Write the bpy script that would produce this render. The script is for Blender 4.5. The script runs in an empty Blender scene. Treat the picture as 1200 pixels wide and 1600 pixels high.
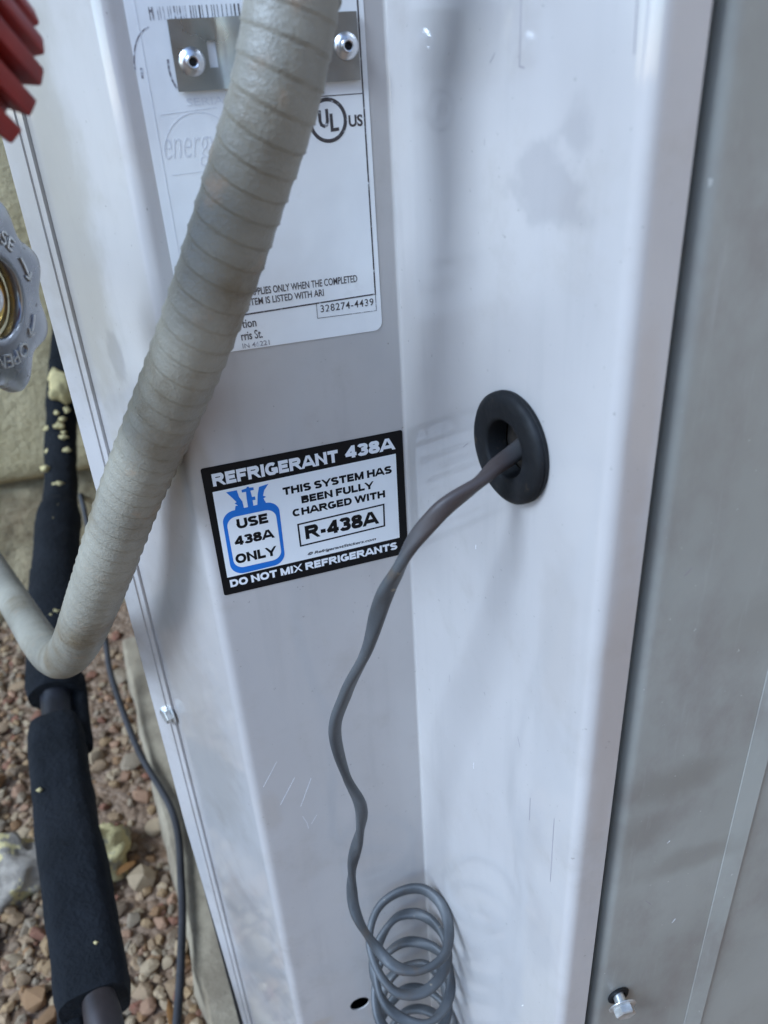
import bpy, bmesh, math, random
from mathutils import Vector, Matrix, noise as mnoise

R = math.radians
rng = random.Random(7)
scene = bpy.context.scene
col = scene.collection

# ------------------------------------------------------------------ camera
cam_data = bpy.data.cameras.new("camera")
cam = bpy.data.objects.new("camera", cam_data)
col.objects.link(cam)
cam_data.sensor_fit = 'VERTICAL'
cam_data.sensor_height = 36.0
cam_data.lens = 27.45
cam_data.clip_start = 0.02
cam_data.clip_end = 500
cam_data.dof.use_dof = True
cam_data.dof.focus_distance = 0.345
cam_data.dof.aperture_fstop = 12.0
CX, CY, CZ = Vector((.99794, -.03125, -.05595)), Vector((.06409, .48659, .87128)), Vector((0, -.87307, .48759))
m = Matrix((CX, CY, CZ)).transposed().to_4x4()
m.translation = Vector((0, 0, 0.8))
cam.matrix_world = m
scene.camera = cam

# ------------------------------------------------------------------ sky, sun, exposure
SUN_EL, SUN_AZ = R(44), R(-122)        # soft skylight from the open left end of the side yard, azimuth from +Y towards +X
world = bpy.data.worlds.new("World")
scene.world = world
world.use_nodes = True
wn = world.node_tree
bg = wn.nodes["Background"]
sky = wn.nodes.new("ShaderNodeTexSky")
sky.sky_type = 'NISHITA'
sky.sun_disc = False
sky.sun_elevation = SUN_EL
sky.sun_rotation = SUN_AZ
sky.air_density = 1.0
sky.dust_density = 0.4
sky.ozone_density = 4.5
wn.links.new(sky.outputs[0], bg.inputs[0])
bg.inputs[1].default_value = 0.105
sd = bpy.data.lights.new("sun", 'SUN')
sd.energy = 1.5
sd.angle = R(22)
sd.color = (.60, .775, 1.0)
sun = bpy.data.objects.new("sun", sd)
col.objects.link(sun)
to_sun = Vector((math.sin(SUN_AZ) * math.cos(SUN_EL), math.cos(SUN_AZ) * math.cos(SUN_EL), math.sin(SUN_EL)))
sun.rotation_euler = to_sun.to_track_quat('Z', 'Y').to_euler()
sun.location = to_sun * 20
vs = scene.view_settings
vs.view_transform = 'Standard'
vs.look = 'None'
vs.gamma = 1.0
vs.use_curve_mapping = False
vs.exposure = 1.66
scene.cycles.max_bounces = 5
scene.cycles.diffuse_bounces = 3
scene.cycles.glossy_bounces = 3

# ------------------------------------------------------------------ material helpers
class NT:
    """small helper round a node tree"""
    def __init__(self, name):
        self.mat = bpy.data.materials.new(name)
        self.mat.use_nodes = True
        self.t = self.mat.node_tree
        self.b = self.t.nodes["Principled BSDF"]
        self.out = self.t.nodes["Material Output"]
        self.tc = self.t.nodes.new("ShaderNodeTexCoord")
        self.co = self.tc.outputs["Object"]
    def n(self, typ, **kw):
        nd = self.t.nodes.new(typ)
        for k, v in kw.items():
            setattr(nd, k, v)
        return nd
    def link(self, a, b):
        self.t.links.new(a, b)
    def val(self, sock, v):
        if hasattr(v, "links") or isinstance(v, bpy.types.NodeSocket):
            self.link(v, sock)
        else:
            sock.default_value = v
    def noise(self, scale, detail=4, rough=.55, dist=0, stretch=None, co=None):
        nd = self.n("ShaderNodeTexNoise")
        nd.inputs["Scale"].default_value = scale
        nd.inputs["Detail"].default_value = detail
        nd.inputs["Roughness"].default_value = rough
        nd.inputs["Distortion"].default_value = dist
        c = co or self.co
        if stretch:
            mp = self.n("ShaderNodeMapping")
            mp.inputs["Scale"].default_value = stretch
            self.link(c, mp.inputs[0])
            c = mp.outputs[0]
        self.link(c, nd.inputs["Vector"])
        return nd.outputs["Fac"]
    def ramp(self, fac, lo, hi, v0=0.0, v1=1.0):
        nd = self.n("ShaderNodeMapRange")
        nd.interpolation_type = 'SMOOTHSTEP'
        self.link(fac, nd.inputs[0])
        for i, v in enumerate((lo, hi, v0, v1)):
            nd.inputs[i + 1].default_value = v
        return nd.outputs[0]
    def mix(self, fac, a, b):
        nd = self.n("ShaderNodeMix", data_type='RGBA')
        self.val(nd.inputs[0], fac)
        for s, v in ((nd.inputs[6], a), (nd.inputs[7], b)):
            if isinstance(v, bpy.types.NodeSocket):
                self.link(v, s)
            else:
                s.default_value = (*v, 1)
        return nd.outputs[2]
    def math(self, op, a, b=0.0):
        nd = self.n("ShaderNodeMath", operation=op)
        self.val(nd.inputs[0], a)
        self.val(nd.inputs[1], b)
        return nd.outputs[0]
    def bump(self, h, strength, dist, normal=None):
        nd = self.n("ShaderNodeBump")
        nd.inputs["Strength"].default_value = strength
        nd.inputs["Distance"].default_value = dist
        self.link(h, nd.inputs["Height"])
        if normal:
            self.link(normal, nd.inputs["Normal"])
        return nd.outputs[0]
    def smudge(self, centre, radii, warp=.6, wscale=60, soft=(0.55, 1.0)):
        """mask of one dirt mark, or of a painted reflection or shade: an ellipsoid with a ragged outline"""
        sub = self.n("ShaderNodeVectorMath", operation='SUBTRACT')
        self.link(self.co, sub.inputs[0])
        sub.inputs[1].default_value = centre
        dv = self.n("ShaderNodeVectorMath", operation='DIVIDE')
        self.link(sub.outputs[0], dv.inputs[0])
        dv.inputs[1].default_value = radii
        ln = self.n("ShaderNodeVectorMath", operation='LENGTH')
        self.link(dv.outputs[0], ln.inputs[0])
        if not hasattr(self, "_w"):
            self._w = self.math('SUBTRACT', self.noise(wscale, 3), .5)
        w = self.math('MULTIPLY', self._w, warp * 2)
        d = self.math('ADD', ln.outputs["Value"], w)
        return self.ramp(d, soft[0], soft[1], 1.0, 0.0)
    def set(self, **kw):
        for k, v in kw.items():
            s = self.b.inputs[k.replace("_", " ")]
            if isinstance(v, bpy.types.NodeSocket):
                self.link(v, s)
            elif isinstance(v, tuple):
                s.default_value = (*v, 1)
            else:
                s.default_value = v
        return self.mat

def plain(name, colr, rough=.5, metal=0.0, var=.12, scale=40, **kw):
    k = NT(name)
    f = k.noise(scale, 5)
    c = k.mix(k.ramp(f, .3, .7), tuple(x * (1 - var) for x in colr), tuple(min(1, x * (1 + var)) for x in colr))
    return k.set(Base_Color=c, Roughness=rough, Metallic=metal, **kw)

# ------------------------------------------------------------------ object helpers
def tag(o, label=None, cat=None, group=None, kind=None):
    if label: o["label"] = label
    if cat: o["category"] = cat
    if group: o["group"] = group
    if kind: o["kind"] = kind
    return o

def empty(name, loc, label, cat, group=None):
    o = bpy.data.objects.new(name, None)
    o.empty_display_size = .05
    o.location = loc
    col.objects.link(o)
    return tag(o, label, cat, group)

def obj(name, me, mat, parent=None, smooth=None):
    """me: bmesh or mesh in world coordinates; parents are un-rotated empties or parts"""
    if isinstance(me, bmesh.types.BMesh):
        bm = me
        bmesh.ops.recalc_face_normals(bm, faces=bm.faces[:]) if smooth != 'keep' else None
        me = bpy.data.meshes.new(name)
        bm.to_mesh(me)
        bm.free()
    me.name = name
    if mat:
        me.materials.clear()
        me.materials.append(mat)
    o = bpy.data.objects.new(name, me)
    col.objects.link(o)
    if parent:
        w = Vector((0, 0, 0))
        p = parent
        while p:
            w += p.location
            p = p.parent
        o.parent = parent
        o.location = -w
    if smooth and smooth != 'keep':
        for p in me.polygons:
            p.use_smooth = True
        if isinstance(smooth, (int, float)) and smooth is not True:
            me.set_sharp_from_angle(angle=R(smooth))
    return o

def frame_mat(origin, ux, uy, uz):
    mm = Matrix((ux, uy, uz)).transposed().to_4x4()
    mm.translation = origin
    return mm

def add_box(bm, M, lo, hi, bevel=0.0, seg=2):
    r = bmesh.ops.create_cube(bm, size=1)
    vv = r['verts']
    for v in vv:
        v.co = Vector([lo[i] + (v.co[i] + .5) * (hi[i] - lo[i]) for i in range(3)])
    if bevel:
        ee = list({e for v in vv for e in v.link_edges})
        rb = bmesh.ops.bevel(bm, geom=ee, offset=bevel, segments=seg, affect='EDGES', profile=.5)
        vv = list({v for f in rb['faces'] for v in f.verts} | {v for v in vv if v.is_valid})
    for v in vv:
        v.co = M @ v.co
    return vv

def lathe(bm, M, prof, seg=40, closed=True, rfun=None):
    """prof: list of (radius, height); axis = local z of M"""
    rings = []
    for (r, z) in prof:
        ring = []
        for i in range(seg):
            a = 2 * math.pi * i / seg
            rr = r * (rfun(a, r, z) if rfun else 1)
            ring.append(bm.verts.new(M @ Vector((rr * math.cos(a), rr * math.sin(a), z))))
        rings.append(ring)
    for k in range(len(rings) - 1):
        for i in range(seg):
            j = (i + 1) % seg
            bm.faces.new((rings[k][i], rings[k][j], rings[k + 1][j], rings[k + 1][i]))
    if closed:
        bm.faces.new(rings[0][::-1])
        bm.faces.new(rings[-1])
    return rings

def catmull(pts, step):
    P = [Vector(p) for p in pts]
    P = [P[0] * 2 - P[1]] + P + [P[-1] * 2 - P[-2]]
    dense = []
    for i in range(1, len(P) - 2):
        p0, p1, p2, p3 = P[i - 1:i + 3]
        for k in range(40):
            t = k / 40
            dense.append(.5 * ((2 * p1) + (p2 - p0) * t + (2 * p0 - 5 * p1 + 4 * p2 - p3) * t * t + (3 * p1 - p0 - 3 * p2 + p3) * t ** 3))
    dense.append(P[-2])
    out = [dense[0]]
    acc = 0.0
    for a, b in zip(dense, dense[1:]):
        L = (b - a).length
        while acc + L >= step:
            t = (step - acc) / L
            a = a.lerp(b, t)
            out.append(a.copy())
            L = (b - a).length
            acc = 0.0
        acc += L
    return out

def sweep(bm, pts, rad, seg=16, rfun=None, squash=None, cap=True):
    """tube along pts; rfun(arc, theta, index) scales the radius"""
    n = len(pts)
    T = [(pts[min(i + 1, n - 1)] - pts[max(i - 1, 0)]).normalized() for i in range(n)]
    up = Vector((0, 0, 1)) if abs(T[0].z) < .9 else Vector((1, 0, 0))
    N = (up - T[0] * up.dot(T[0])).normalized()
    rings = []
    s = 0.0
    for i in range(n):
        if i:
            s += (pts[i] - pts[i - 1]).length
            N = (N - T[i] * N.dot(T[i])).normalized()
        B = T[i].cross(N)
        ring = []
        for k in range(seg):
            a = 2 * math.pi * k / seg
            r = rad * (rfun(s, a, i) if rfun else 1)
            x, y = math.cos(a), math.sin(a)
            if squash:
                x, y = squash(x, y, s)
            ring.append(bm.verts.new(pts[i] + (N * x + B * y) * r))
        rings.append(ring)
    for i in range(n - 1):
        for k in range(seg):
            j = (k + 1) % seg
            bm.faces.new((rings[i][k], rings[i][j], rings[i + 1][j], rings[i + 1][k]))
    if cap:
        bm.faces.new(rings[0][::-1])
        bm.faces.new(rings[-1])
    return rings

def eval_mesh(o):
    dg = bpy.context.evaluated_depsgraph_get()
    return bpy.data.meshes.new_from_object(o.evaluated_get(dg))

_txt = {}
def text_mesh(body, bold=0.0, shear=0.0, spacing=1.0):
    cu = bpy.data.curves.new("lettering", 'FONT')
    cu.body = body
    cu.offset = bold
    cu.shear = shear
    cu.space_character = spacing
    cu.resolution_u = 4
    cu.extrude = .02
    o = bpy.data.objects.new("lettering_source", cu)
    col.objects.link(o)
    bpy.context.view_layer.update()
    me = eval_mesh(o)
    bpy.data.objects.remove(o)
    bpy.data.curves.remove(cu)
    return me

def lettering(name, body, place, x0, y0, x1, y1, mat, parent, bold=.02, shear=0, spacing=1.0, lift=.00012, thick=.00008):
    """text stretched to fill the box x0..x1, y0..y1 (cap height) of a surface given by place(x, y, off)"""
    me = text_mesh(body, bold, shear, spacing)
    xs = [v.co.x for v in me.vertices]
    ys = [v.co.y for v in me.vertices]
    ax, bx = min(xs), max(xs)
    ay, by = min(ys), max(ys)
    for v in me.vertices:
        fx = (v.co.x - ax) / (bx - ax)
        fy = (v.co.y - ay) / (by - ay)
        off = lift + (thick if v.co.z > 0 else 0)
        v.co = place(x0 + fx * (x1 - x0), y0 + fy * (y1 - y0), off)
    return obj(name, me, mat, parent)

def arcp(cx, cy, rx, ry, a0, a1, n=10):
    return [(cx + rx * math.cos(R(a0 + (a1 - a0) * k / n)), cy + ry * math.sin(R(a0 + (a1 - a0) * k / n))) for k in range(n + 1)]

TW = .278                # stroke weight of the heavy block capitals, cap height 1
def block_glyphs():
    h = TW / 2
    g = {}
    def d(ch, w, *st): g[ch] = (w, st)
    d('A', 1.06, [(.02, -.14), (.50, 1.10)], [(1.04, -.14), (.56, 1.10)], [(.24, .30), (.82, .30)])
    d('B', .92, [(h, -.1), (h, 1.1)], [(h, 1 - h), (.55, 1 - h)] + arcp(.57, .745, .185, .143, 90, -90, 8) + [(h, .56 + .04)], [(h, .50), (.57, .50)] + arcp(.58, .303, .215, .19, 90, -90, 8) + [(h, h)])
    d('C', .98, arcp(.50, .5, .385, .40, 48, 312, 20))
    d('D', .96, [(h, -.1), (h, 1.1)], [(h, 1 - h), (.45, 1 - h)] + arcp(.45, .5, .39, .388, 90, -90, 14) + [(h, h)])
    d('E', .84, [(h, -.1), (h, 1.1)], [(h, 1 - h), (.82, 1 - h)], [(h, .51), (.76, .51)], [(h, h), (.84, h)])
    d('F', .82, [(h, -.1), (h, 1.1)], [(h, 1 - h), (.82, 1 - h)], [(h, .48), (.72, .48)])
    d('G', 1.02, arcp(.50, .5, .385, .40, 46, 345, 22), [(.50, .44), (1.0, .44)], [(.89, .10), (.89, .50)])
    d('H', .98, [(h, -.1), (h, 1.1)], [(.98 - h, -.1), (.98 - h, 1.1)], [(h, .52), (.98 - h, .52)])
    d('I', TW + .04, [(h + .02, -.1), (h + .02, 1.1)])
    d('K', 1.0, [(h, -.1), (h, 1.1)], [(.12, .30), (.92, 1.12)], [(.40, .60), (.95, -.15)])
    d('L', .80, [(h, -.1), (h, 1.1)], [(h, h), (.80, h)])
    d('M', 1.12, [(h, -.1), (h, 1.1)], [(1.12 - h, -.1), (1.12 - h, 1.1)], [(.14, 1.12), (.60, -.10)], [(.98, 1.12), (.52, -.10)])
    d('N', 1.0, [(h, -.1), (h, 1.1)], [(1 - h, -.1), (1 - h, 1.1)], [(.06, 1.06), (.94, -.06)])
    d('O', 1.04, 'closed', arcp(.52, .5, .405, .395, 0, 345, 23))
    d('R', 1.0, [(h, -.1), (h, 1.1)], [(h, 1 - h), (.58, 1 - h)] + arcp(.62, .70, .20, .188, 90, -90, 8) + [(h, .505)], [(.50, .50), (.96, -.18)])
    d('S', .90, arcp(.45, .715, .325, .175, 20, 200, 10) + [(.16, .62), (.30, .535), (.60, .475), (.745, .38)] + arcp(.45, .285, .325, .175, 5, -160, 10))
    d('T', .90, [(.45, -.1), (.45, 1.1)], [(0, 1 - h), (.90, 1 - h)])
    d('U', .96, [(h, 1.1), (h, .42)] + arcp(.48, .42, .367, .305, 180, 360, 12) + [(.96 - h, 1.1)])
    d('W', 1.42, [(.07, 1.12), (.40, -.12)], [(.36, -.12), (.71, 1.08)], [(.71, 1.08), (1.06, -.12)], [(1.02, -.12), (1.35, 1.12)])
    d('X', 1.0, [(.06, -.12), (.94, 1.12)], [(.94, -.12), (.06, 1.12)])
    d('Y', 1.0, [(.50, -.1), (.50, .48)], [(.02, 1.14), (.52, .38)], [(.98, 1.14), (.48, .38)])
    d('4', .84, [(.60, -.1), (.60, 1.1)], [(.0, .285), (.84, .285)], [(.055, .24), (.60, 1.02)])
    d('3', .80, arcp(.39, .72, .275, .178, 165, -90, 12) + [(.30, .535)], [(.30, .525), (.40, .525)] + arcp(.40, .305, .29, .195, 90, -165, 14))
    d('8', .82, 'closed', arcp(.41, .735, .255, .162, 0, 345, 20), arcp(.41, .295, .295, .187, 0, 345, 20))
    d('-', .44, [(.04, .36), (.40, .36)])
    return g
BLOCK = block_glyphs()

def block_text(body, place, x0, y0, x1, y1, mat, parent, lift, gap=.085):
    """heavy extended capitals filling the box x0..x1, y0..y1"""
    x = 0.0
    todo = []
    for ch in body:
        if ch == ' ':
            x += .34
            continue
        w, st = BLOCK[ch]
        todo.append((x, st))
        x += w + gap
    total = x - gap
    b = bmesh.new()
    k = 0
    for ox, st in todo:
        closed = st[0] == 'closed'
        for line in (st[1:] if closed else st):
            k = (k + 1) % 7
            def pl(px, py, o, ox=ox):
                py = min(max(py, 0.0), 1.0)
                return place(x0 + (ox + px) / total * (x1 - x0), y0 + py * (y1 - y0), o)
            stroke(b, line, TW, pl, lift + k * .000003, .000012, closed)
    return obj("lettering", b, mat, parent, smooth='keep')

def plate(name, outline, place, lift, thick, mat, parent):
    """flat sheet with an outline on the surface"""
    bm = bmesh.new()
    a = [bm.verts.new(place(x, y, lift)) for x, y in outline]
    b = [bm.verts.new(place(x, y, lift + thick)) for x, y in outline]
    bm.faces.new(b)
    bm.faces.new(a[::-1])
    n = len(a)
    for i in range(n):
        j = (i + 1) % n
        bm.faces.new((a[i], a[j], b[j], b[i]))
    return obj(name, bm, mat, parent)

def stroke(bm, pts, w, place, lift, thick, closed=False):
    """band of constant width along a 2-d polyline"""
    P = [Vector(p) for p in pts]
    n = len(P)
    L, Rr = [], []
    for i in range(n):
        if closed:
            a, b = P[(i - 1) % n], P[(i + 1) % n]
            d1, d2 = (P[i] - a).normalized(), (b - P[i]).normalized()
        else:
            d1 = (P[i] - P[i - 1]).normalized() if i else (P[1] - P[0]).normalized()
            d2 = (P[i + 1] - P[i]).normalized() if i < n - 1 else d1
        t = (d1 + d2).normalized()
        nn = Vector((-t.y, t.x)) / max(.5, t.dot(d2))
        L.append(P[i] + nn * w / 2)
        Rr.append(P[i] - nn * w / 2)
    def vv(p, o): return bm.verts.new(place(p.x, p.y, o))
    lt = [vv(p, lift + thick) for p in L]; rt = [vv(p, lift + thick) for p in Rr]
    lb = [vv(p, lift) for p in L]; rb = [vv(p, lift) for p in Rr]
    for i in range(n if closed else n - 1):
        j = (i + 1) % n
        bm.faces.new((lt[i], lt[j], rt[j], rt[i]))
        bm.faces.new((lb[i], lb[j], lt[j], lt[i]))
        bm.faces.new((rt[i], rt[j], rb[j], rb[i]))

def rounded(x0, y0, x1, y1, r, seg=6):
    out = []
    for cx, cy, a0 in ((x1 - r, y1 - r, 0), (x0 + r, y1 - r, 90), (x0 + r, y0 + r, 180), (x1 - r, y0 + r, 270)):
        for k in range(seg + 1):
            a = R(a0 + 90 * k / seg)
            out.append((cx + r * math.cos(a), cy + r * math.sin(a)))
    return out

# ------------------------------------------------------------------ the cabinet's plan (metres, z up, the ground at 0)
Z3 = Vector((0, 0, 1))
U = Vector((math.cos(R(16)), math.sin(R(16)), 0))       # along the faces of the cabinet
NB = Vector((-math.sin(R(16)), math.cos(R(16)), 0))     # into the cabinet, towards the house
VALLEY = Vector((.0118, .3214, 0))
UD = Vector((math.cos(R(64.5)), -math.sin(R(64.5)), 0))
ND = Vector((-math.sin(R(64.5)), -math.cos(R(64.5)), 0))
RIDGE = VALLEY - U * .0955
UBd = Vector((-math.cos(R(50)), math.sin(R(50)), 0))
NBd = Vector((-math.sin(R(50)), -math.cos(R(50)), 0))
def on_az(P, d, a):
    mm = Vector((math.cos(R(a)), -math.sin(R(a)), 0))
    return P + d * (-(P.dot(mm)) / d.dot(mm))
AB = on_az(RIDGE, UBd, -20.5)
UA = Vector((-math.cos(R(25)), math.sin(R(25)), 0))
A0 = on_az(AB, UA, -22.2)
DE = VALLEY + UD * .1302
E1 = DE + U * .0142
F0 = Vector((.0862, .2110, 0))

def onC(s, z, off=0.0): return VALLEY + U * s + Z3 * z - NB * off
def onD(s, z, off=0.0): return VALLEY + UD * s + Z3 * z + ND * off
def onB(s, z, off=0.0): return RIDGE + UBd * s + Z3 * z + NBd * off
def onF(s, z, off=0.0): return F0 + U * s + Z3 * z - NB * off

Z_BOTTOM, Z_TOP = .075, .96

# ------------------------------------------------------------------ materials
def panel_paint():
    k = NT("grey cabinet paint")
    base = k.mix(k.ramp(k.noise(9, 5), .3, .7), (.468, .436, .416), (.528, .494, .470))
    dust = k.ramp(k.noise(26, 5, .7), .5, .78)
    base = k.mix(k.math('MULTIPLY', dust, .28), base, (.33, .28, .23))
    streak = k.ramp(k.noise(22, 4, .6, stretch=(4, 4, .35)), .52, .75)
    base = k.mix(k.math('MULTIPLY', streak, .17), base, (.33, .31, .30))
    speck = k.ramp(k.noise(420, 2, .5), .715, .775)
    base = k.mix(k.math('MULTIPLY', speck, .5), base, (.2, .17, .15))
    marks = [
        (onD(.094, .770), (.022, .022, .013), 1.1, .5, (.33, .305, .30)),
        (onD(.106, .784), (.007, .007, .010), .8, .45, (.33, .305, .30)),
        (onD(.100, .50), (.012, .012, .030), .5, .38, (.40, .38, .37)),
        (onD(.112, .44), (.012, .012, .030), .5, .38, (.40, .38, .37)),
        (onD(.110, .62), (.012, .012, .05), .5, .35, (.40, .36, .33)),
        (onD(.085, .645), (.006, .006, .02), .5, .25, (.38, .35, .33)),
        (E1 + Vector((-.004, -.001, .60)), (.008, .008, .10), .4, .38, (.42, .33, .27)),
        (E1 + Vector((-.006, -.001, .70)), (.006, .006, .05), .4, .25, (.42, .33, .27)),
        (onC(-.088, .45), (.008, .008, .020), .5, .35, (.42, .36, .31)),
        (onC(-.080, .235), (.012, .012, .006), .5, .35, (.45, .36, .26)),
        (onC(-.092, .655), (.008, .008, .03), .4, .45, (.33, .27, .20)),
        (onB(.05, .70), (.010, .010, .012), .6, .5, (.22, .22, .25)),
        (onB(.075, .76), (.045, .045, .13), .35, .5, (.27, .23, .17)),  # brown reflection painted into the upper left bevel
        (onB(.055, .47), (.05, .05, .10), .5, .42, (.33, .29, .25)),  # this and the next: broad darker patches painted in to dim the lower bevel
        (onB(.045, .28), (.05, .05, .09), .6, .5, (.30, .27, .25)),
    ]
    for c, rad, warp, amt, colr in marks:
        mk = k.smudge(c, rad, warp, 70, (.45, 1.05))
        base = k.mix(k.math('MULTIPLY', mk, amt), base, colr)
    wav = k.noise(7, 1, .4, stretch=(1, 1, .4))
    n1 = k.bump(wav, .06, .02)
    fine = k.noise(900, 2)
    n2 = k.bump(fine, .06, .0005, n1)
    return k.set(Base_Color=base, Roughness=k.ramp(k.noise(14, 5), .3, .75, .30, .46), Coat_Weight=1.0, Coat_IOR=1.6,
                 Coat_Roughness=k.ramp(k.noise(18, 3), .3, .7, .03, .12), Normal=n2)

def side_paint():
    k = NT("greenish grey side paint")
    base = k.mix(k.ramp(k.noise(8, 5), .3, .7), (.30, .295, .262), (.365, .36, .322))
    for c, rad, warp, amt in (
            (onF(.024, .545), (.030, .030, .013), .5, .5), (onF(.040, .492), (.036, .036, .010), .5, .4),
            (onF(.02, .80), (.02, .02, .05), .6, .35), (onF(.045, .62), (.02, .02, .02), .7, .3), (onF(.01, .52), (.02, .02, .012), .6, .4)):
        base = k.mix(k.math('MULTIPLY', k.smudge(c, rad, warp, 60, (.3, 1.1)), amt), base, (.20, .18, .15))
    dust = k.ramp(k.noise(14, 6, .7, stretch=(1, 1, .6)), .42, .72)
    base = k.mix(k.math('MULTIPLY', dust, .7), base, (.225, .195, .175))
    sc = k.ramp(k.noise(60, 4, .6, stretch=(3, 3, .3)), .60, .75)
    base = k.mix(k.math('MULTIPLY', sc, .25), base, (.44, .43, .40))
    speck = k.ramp(k.noise(380, 2, .5), .75, .79)
    base = k.mix(k.math('MULTIPLY', speck, .6), base, (.62, .6, .55))
    return k.set(Base_Color=base, Roughness=.42, Coat_Weight=.25, Coat_Roughness=.2, Normal=k.bump(k.noise(7, 1), .12, .02))

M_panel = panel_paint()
M_side = side_paint()
M_dark = plain("black sheet metal", (.012, .012, .014), .6)
M_louvre = plain("dark coil guard", (.03, .032, .035), .55)
def rubber():
    k = NT("black rubber")
    base = k.mix(k.ramp(k.noise(50, 5), .35, .7), (.0045, .005, .006), (.012, .0125, .014))
    dirt = k.ramp(k.noise(140, 6, .7), .60, .74)
    base = k.mix(k.math('MULTIPLY', dirt, .6), base, (.14, .095, .055))
    return k.set(Base_Color=base, Roughness=k.ramp(k.noise(60, 4), .3, .7, .5, .75), Specular_IOR_Level=.3, Normal=k.bump(k.noise(260, 4), .35, .0008))
M_rubber = rubber()
def galv():
    k = NT("galvanised steel")
    base = k.mix(k.ramp(k.noise(35, 5), .35, .7), (.34, .345, .33), (.50, .50, .48))
    rust = k.ramp(k.noise(60, 6, .7), .62, .8)
    base = k.mix(k.math('MULTIPLY', rust, .5), base, (.34, .22, .10))
    return k.set(Base_Color=base, Metallic=.9, Roughness=k.ramp(k.noise(45, 4), .3, .7, .24, .42), Normal=k.bump(k.noise(40, 2), .3, .003))
M_galv = galv()
M_rivet = plain("aluminium rivet", (.72, .72, .73), .28, 1.0, .08, 200)
M_zinc = plain("zinc plated screw", (.62, .62, .60), .32, .75, .18, 300)
M_black = plain("black print", (.006, .006, .007), .4, 0, .1, 100, Specular_IOR_Level=.22)
M_white = plain("white vinyl", (.86, .86, .85), .30, 0, .02, 60, Coat_Weight=.4, Coat_Roughness=.12)
M_ink = plain("white print", (.82, .82, .83), .35, 0, .02, 60)
M_blue = plain("blue print", (.010, .17, .58), .33, 0, .05, 80)
def label_paper():
    k = NT("worn white label")
    base = k.mix(k.ramp(k.noise(20, 6), .3, .7), (.83, .82, .81), (.90, .89, .87))
    d = k.ramp(k.noise(60, 7, .7), .58, .8)
    base = k.mix(k.math('MULTIPLY', d, .3), base, (.45, .40, .35))
    s = k.ramp(k.noise(70, 3, .6, stretch=(1, 1, .12)), .66, .76)
    base = k.mix(k.math('MULTIPLY', s, .22), base, (.35, .32, .33))
    return k.set(Base_Color=base, Roughness=.38, Coat_Weight=.3, Coat_Roughness=.15, Normal=k.bump(k.noise(45, 2), .12, .004))
M_label = label_paper()
def faded(name, c, lo, hi):
    """printing ink, worn through in patches"""
    k = NT(name)
    w = k.ramp(k.noise(520, 5, .65), lo, hi)
    return k.set(Base_Color=k.mix(w, c, (.70, .70, .72)), Roughness=.45)
M_print = faded("faded brown print", (.065, .055, .055), .56, .72)
M_ghost = faded("almost rubbed off print", (.77, .76, .76), .46, .62)
M_pencil = faded("worn dark mark", (.22, .20, .21), .45, .65)

# ------------------------------------------------------------------ ground, pad, house
def ground_mat():
    k = NT("brown soil and gravel")
    n1 = k.noise(22, 5, .7)
    base = k.mix(k.ramp(n1, .3, .7), (.095, .050, .025), (.20, .118, .064))
    vor = k.n("ShaderNodeTexVoronoi")
    vor.inputs["Scale"].default_value = 110
    k.link(k.co, vor.inputs["Vector"])
    g = k.n("ShaderNodeSeparateColor")
    k.link(vor.outputs["Color"], g.inputs[0])
    base = k.mix(k.math('MULTIPLY', g.outputs[0], .55), base, (.34, .24, .165))
    h = k.math('ADD', k.math('MULTIPLY', vor.outputs["Distance"], -1.0), n1)
    return k.set(Base_Color=base, Roughness=.95, Normal=k.bump(h, .8, .006))
def gnd_height(x, y):
    return .006 * mnoise.noise(Vector((x * 9, y * 9, 0))) + .003 * mnoise.noise(Vector((x * 33, y * 33, 3)))
bm = bmesh.new()
xs = [-40, -12, -4, -2, -1.3] + [-1.1 + .02 * i for i in range(51)] + [.3, 1, 2, 4, 12, 40]
ys = [-40, -12, -4, -1.5, -.5] + [0 + .02 * i for i in range(68)] + [1.6, 3, 10, 40]
grid = [[bm.verts.new((x, y, gnd_height(x, y) if -1.2 < x < -.08 and -.01 < y < 1.35 else 0)) for y in ys] for x in xs]
for i in range(len(xs) - 1):
    for j in range(len(ys) - 1):
        bm.faces.new((grid[i][j], grid[i + 1][j], grid[i + 1][j + 1], grid[i][j + 1]))
ground = obj("ground", bm, ground_mat(), smooth=True)
tag(ground, "brown soil strewn with gravel beside the cabinet", "ground", kind="structure")

def concrete_mat():
    k = NT("weathered concrete")
    base = k.mix(k.ramp(k.noise(18, 8, .7), .3, .7), (.19, .145, .095), (.33, .265, .18))
    d = k.ramp(k.noise(120, 6, .7), .55, .75)
    base = k.mix(k.math('MULTIPLY', d, .5), base, (.22, .16, .11))
    return k.set(Base_Color=base, Roughness=.92, Normal=k.bump(k.noise(90, 5, .7), .6, .004))
M_conc = concrete_mat()
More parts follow.
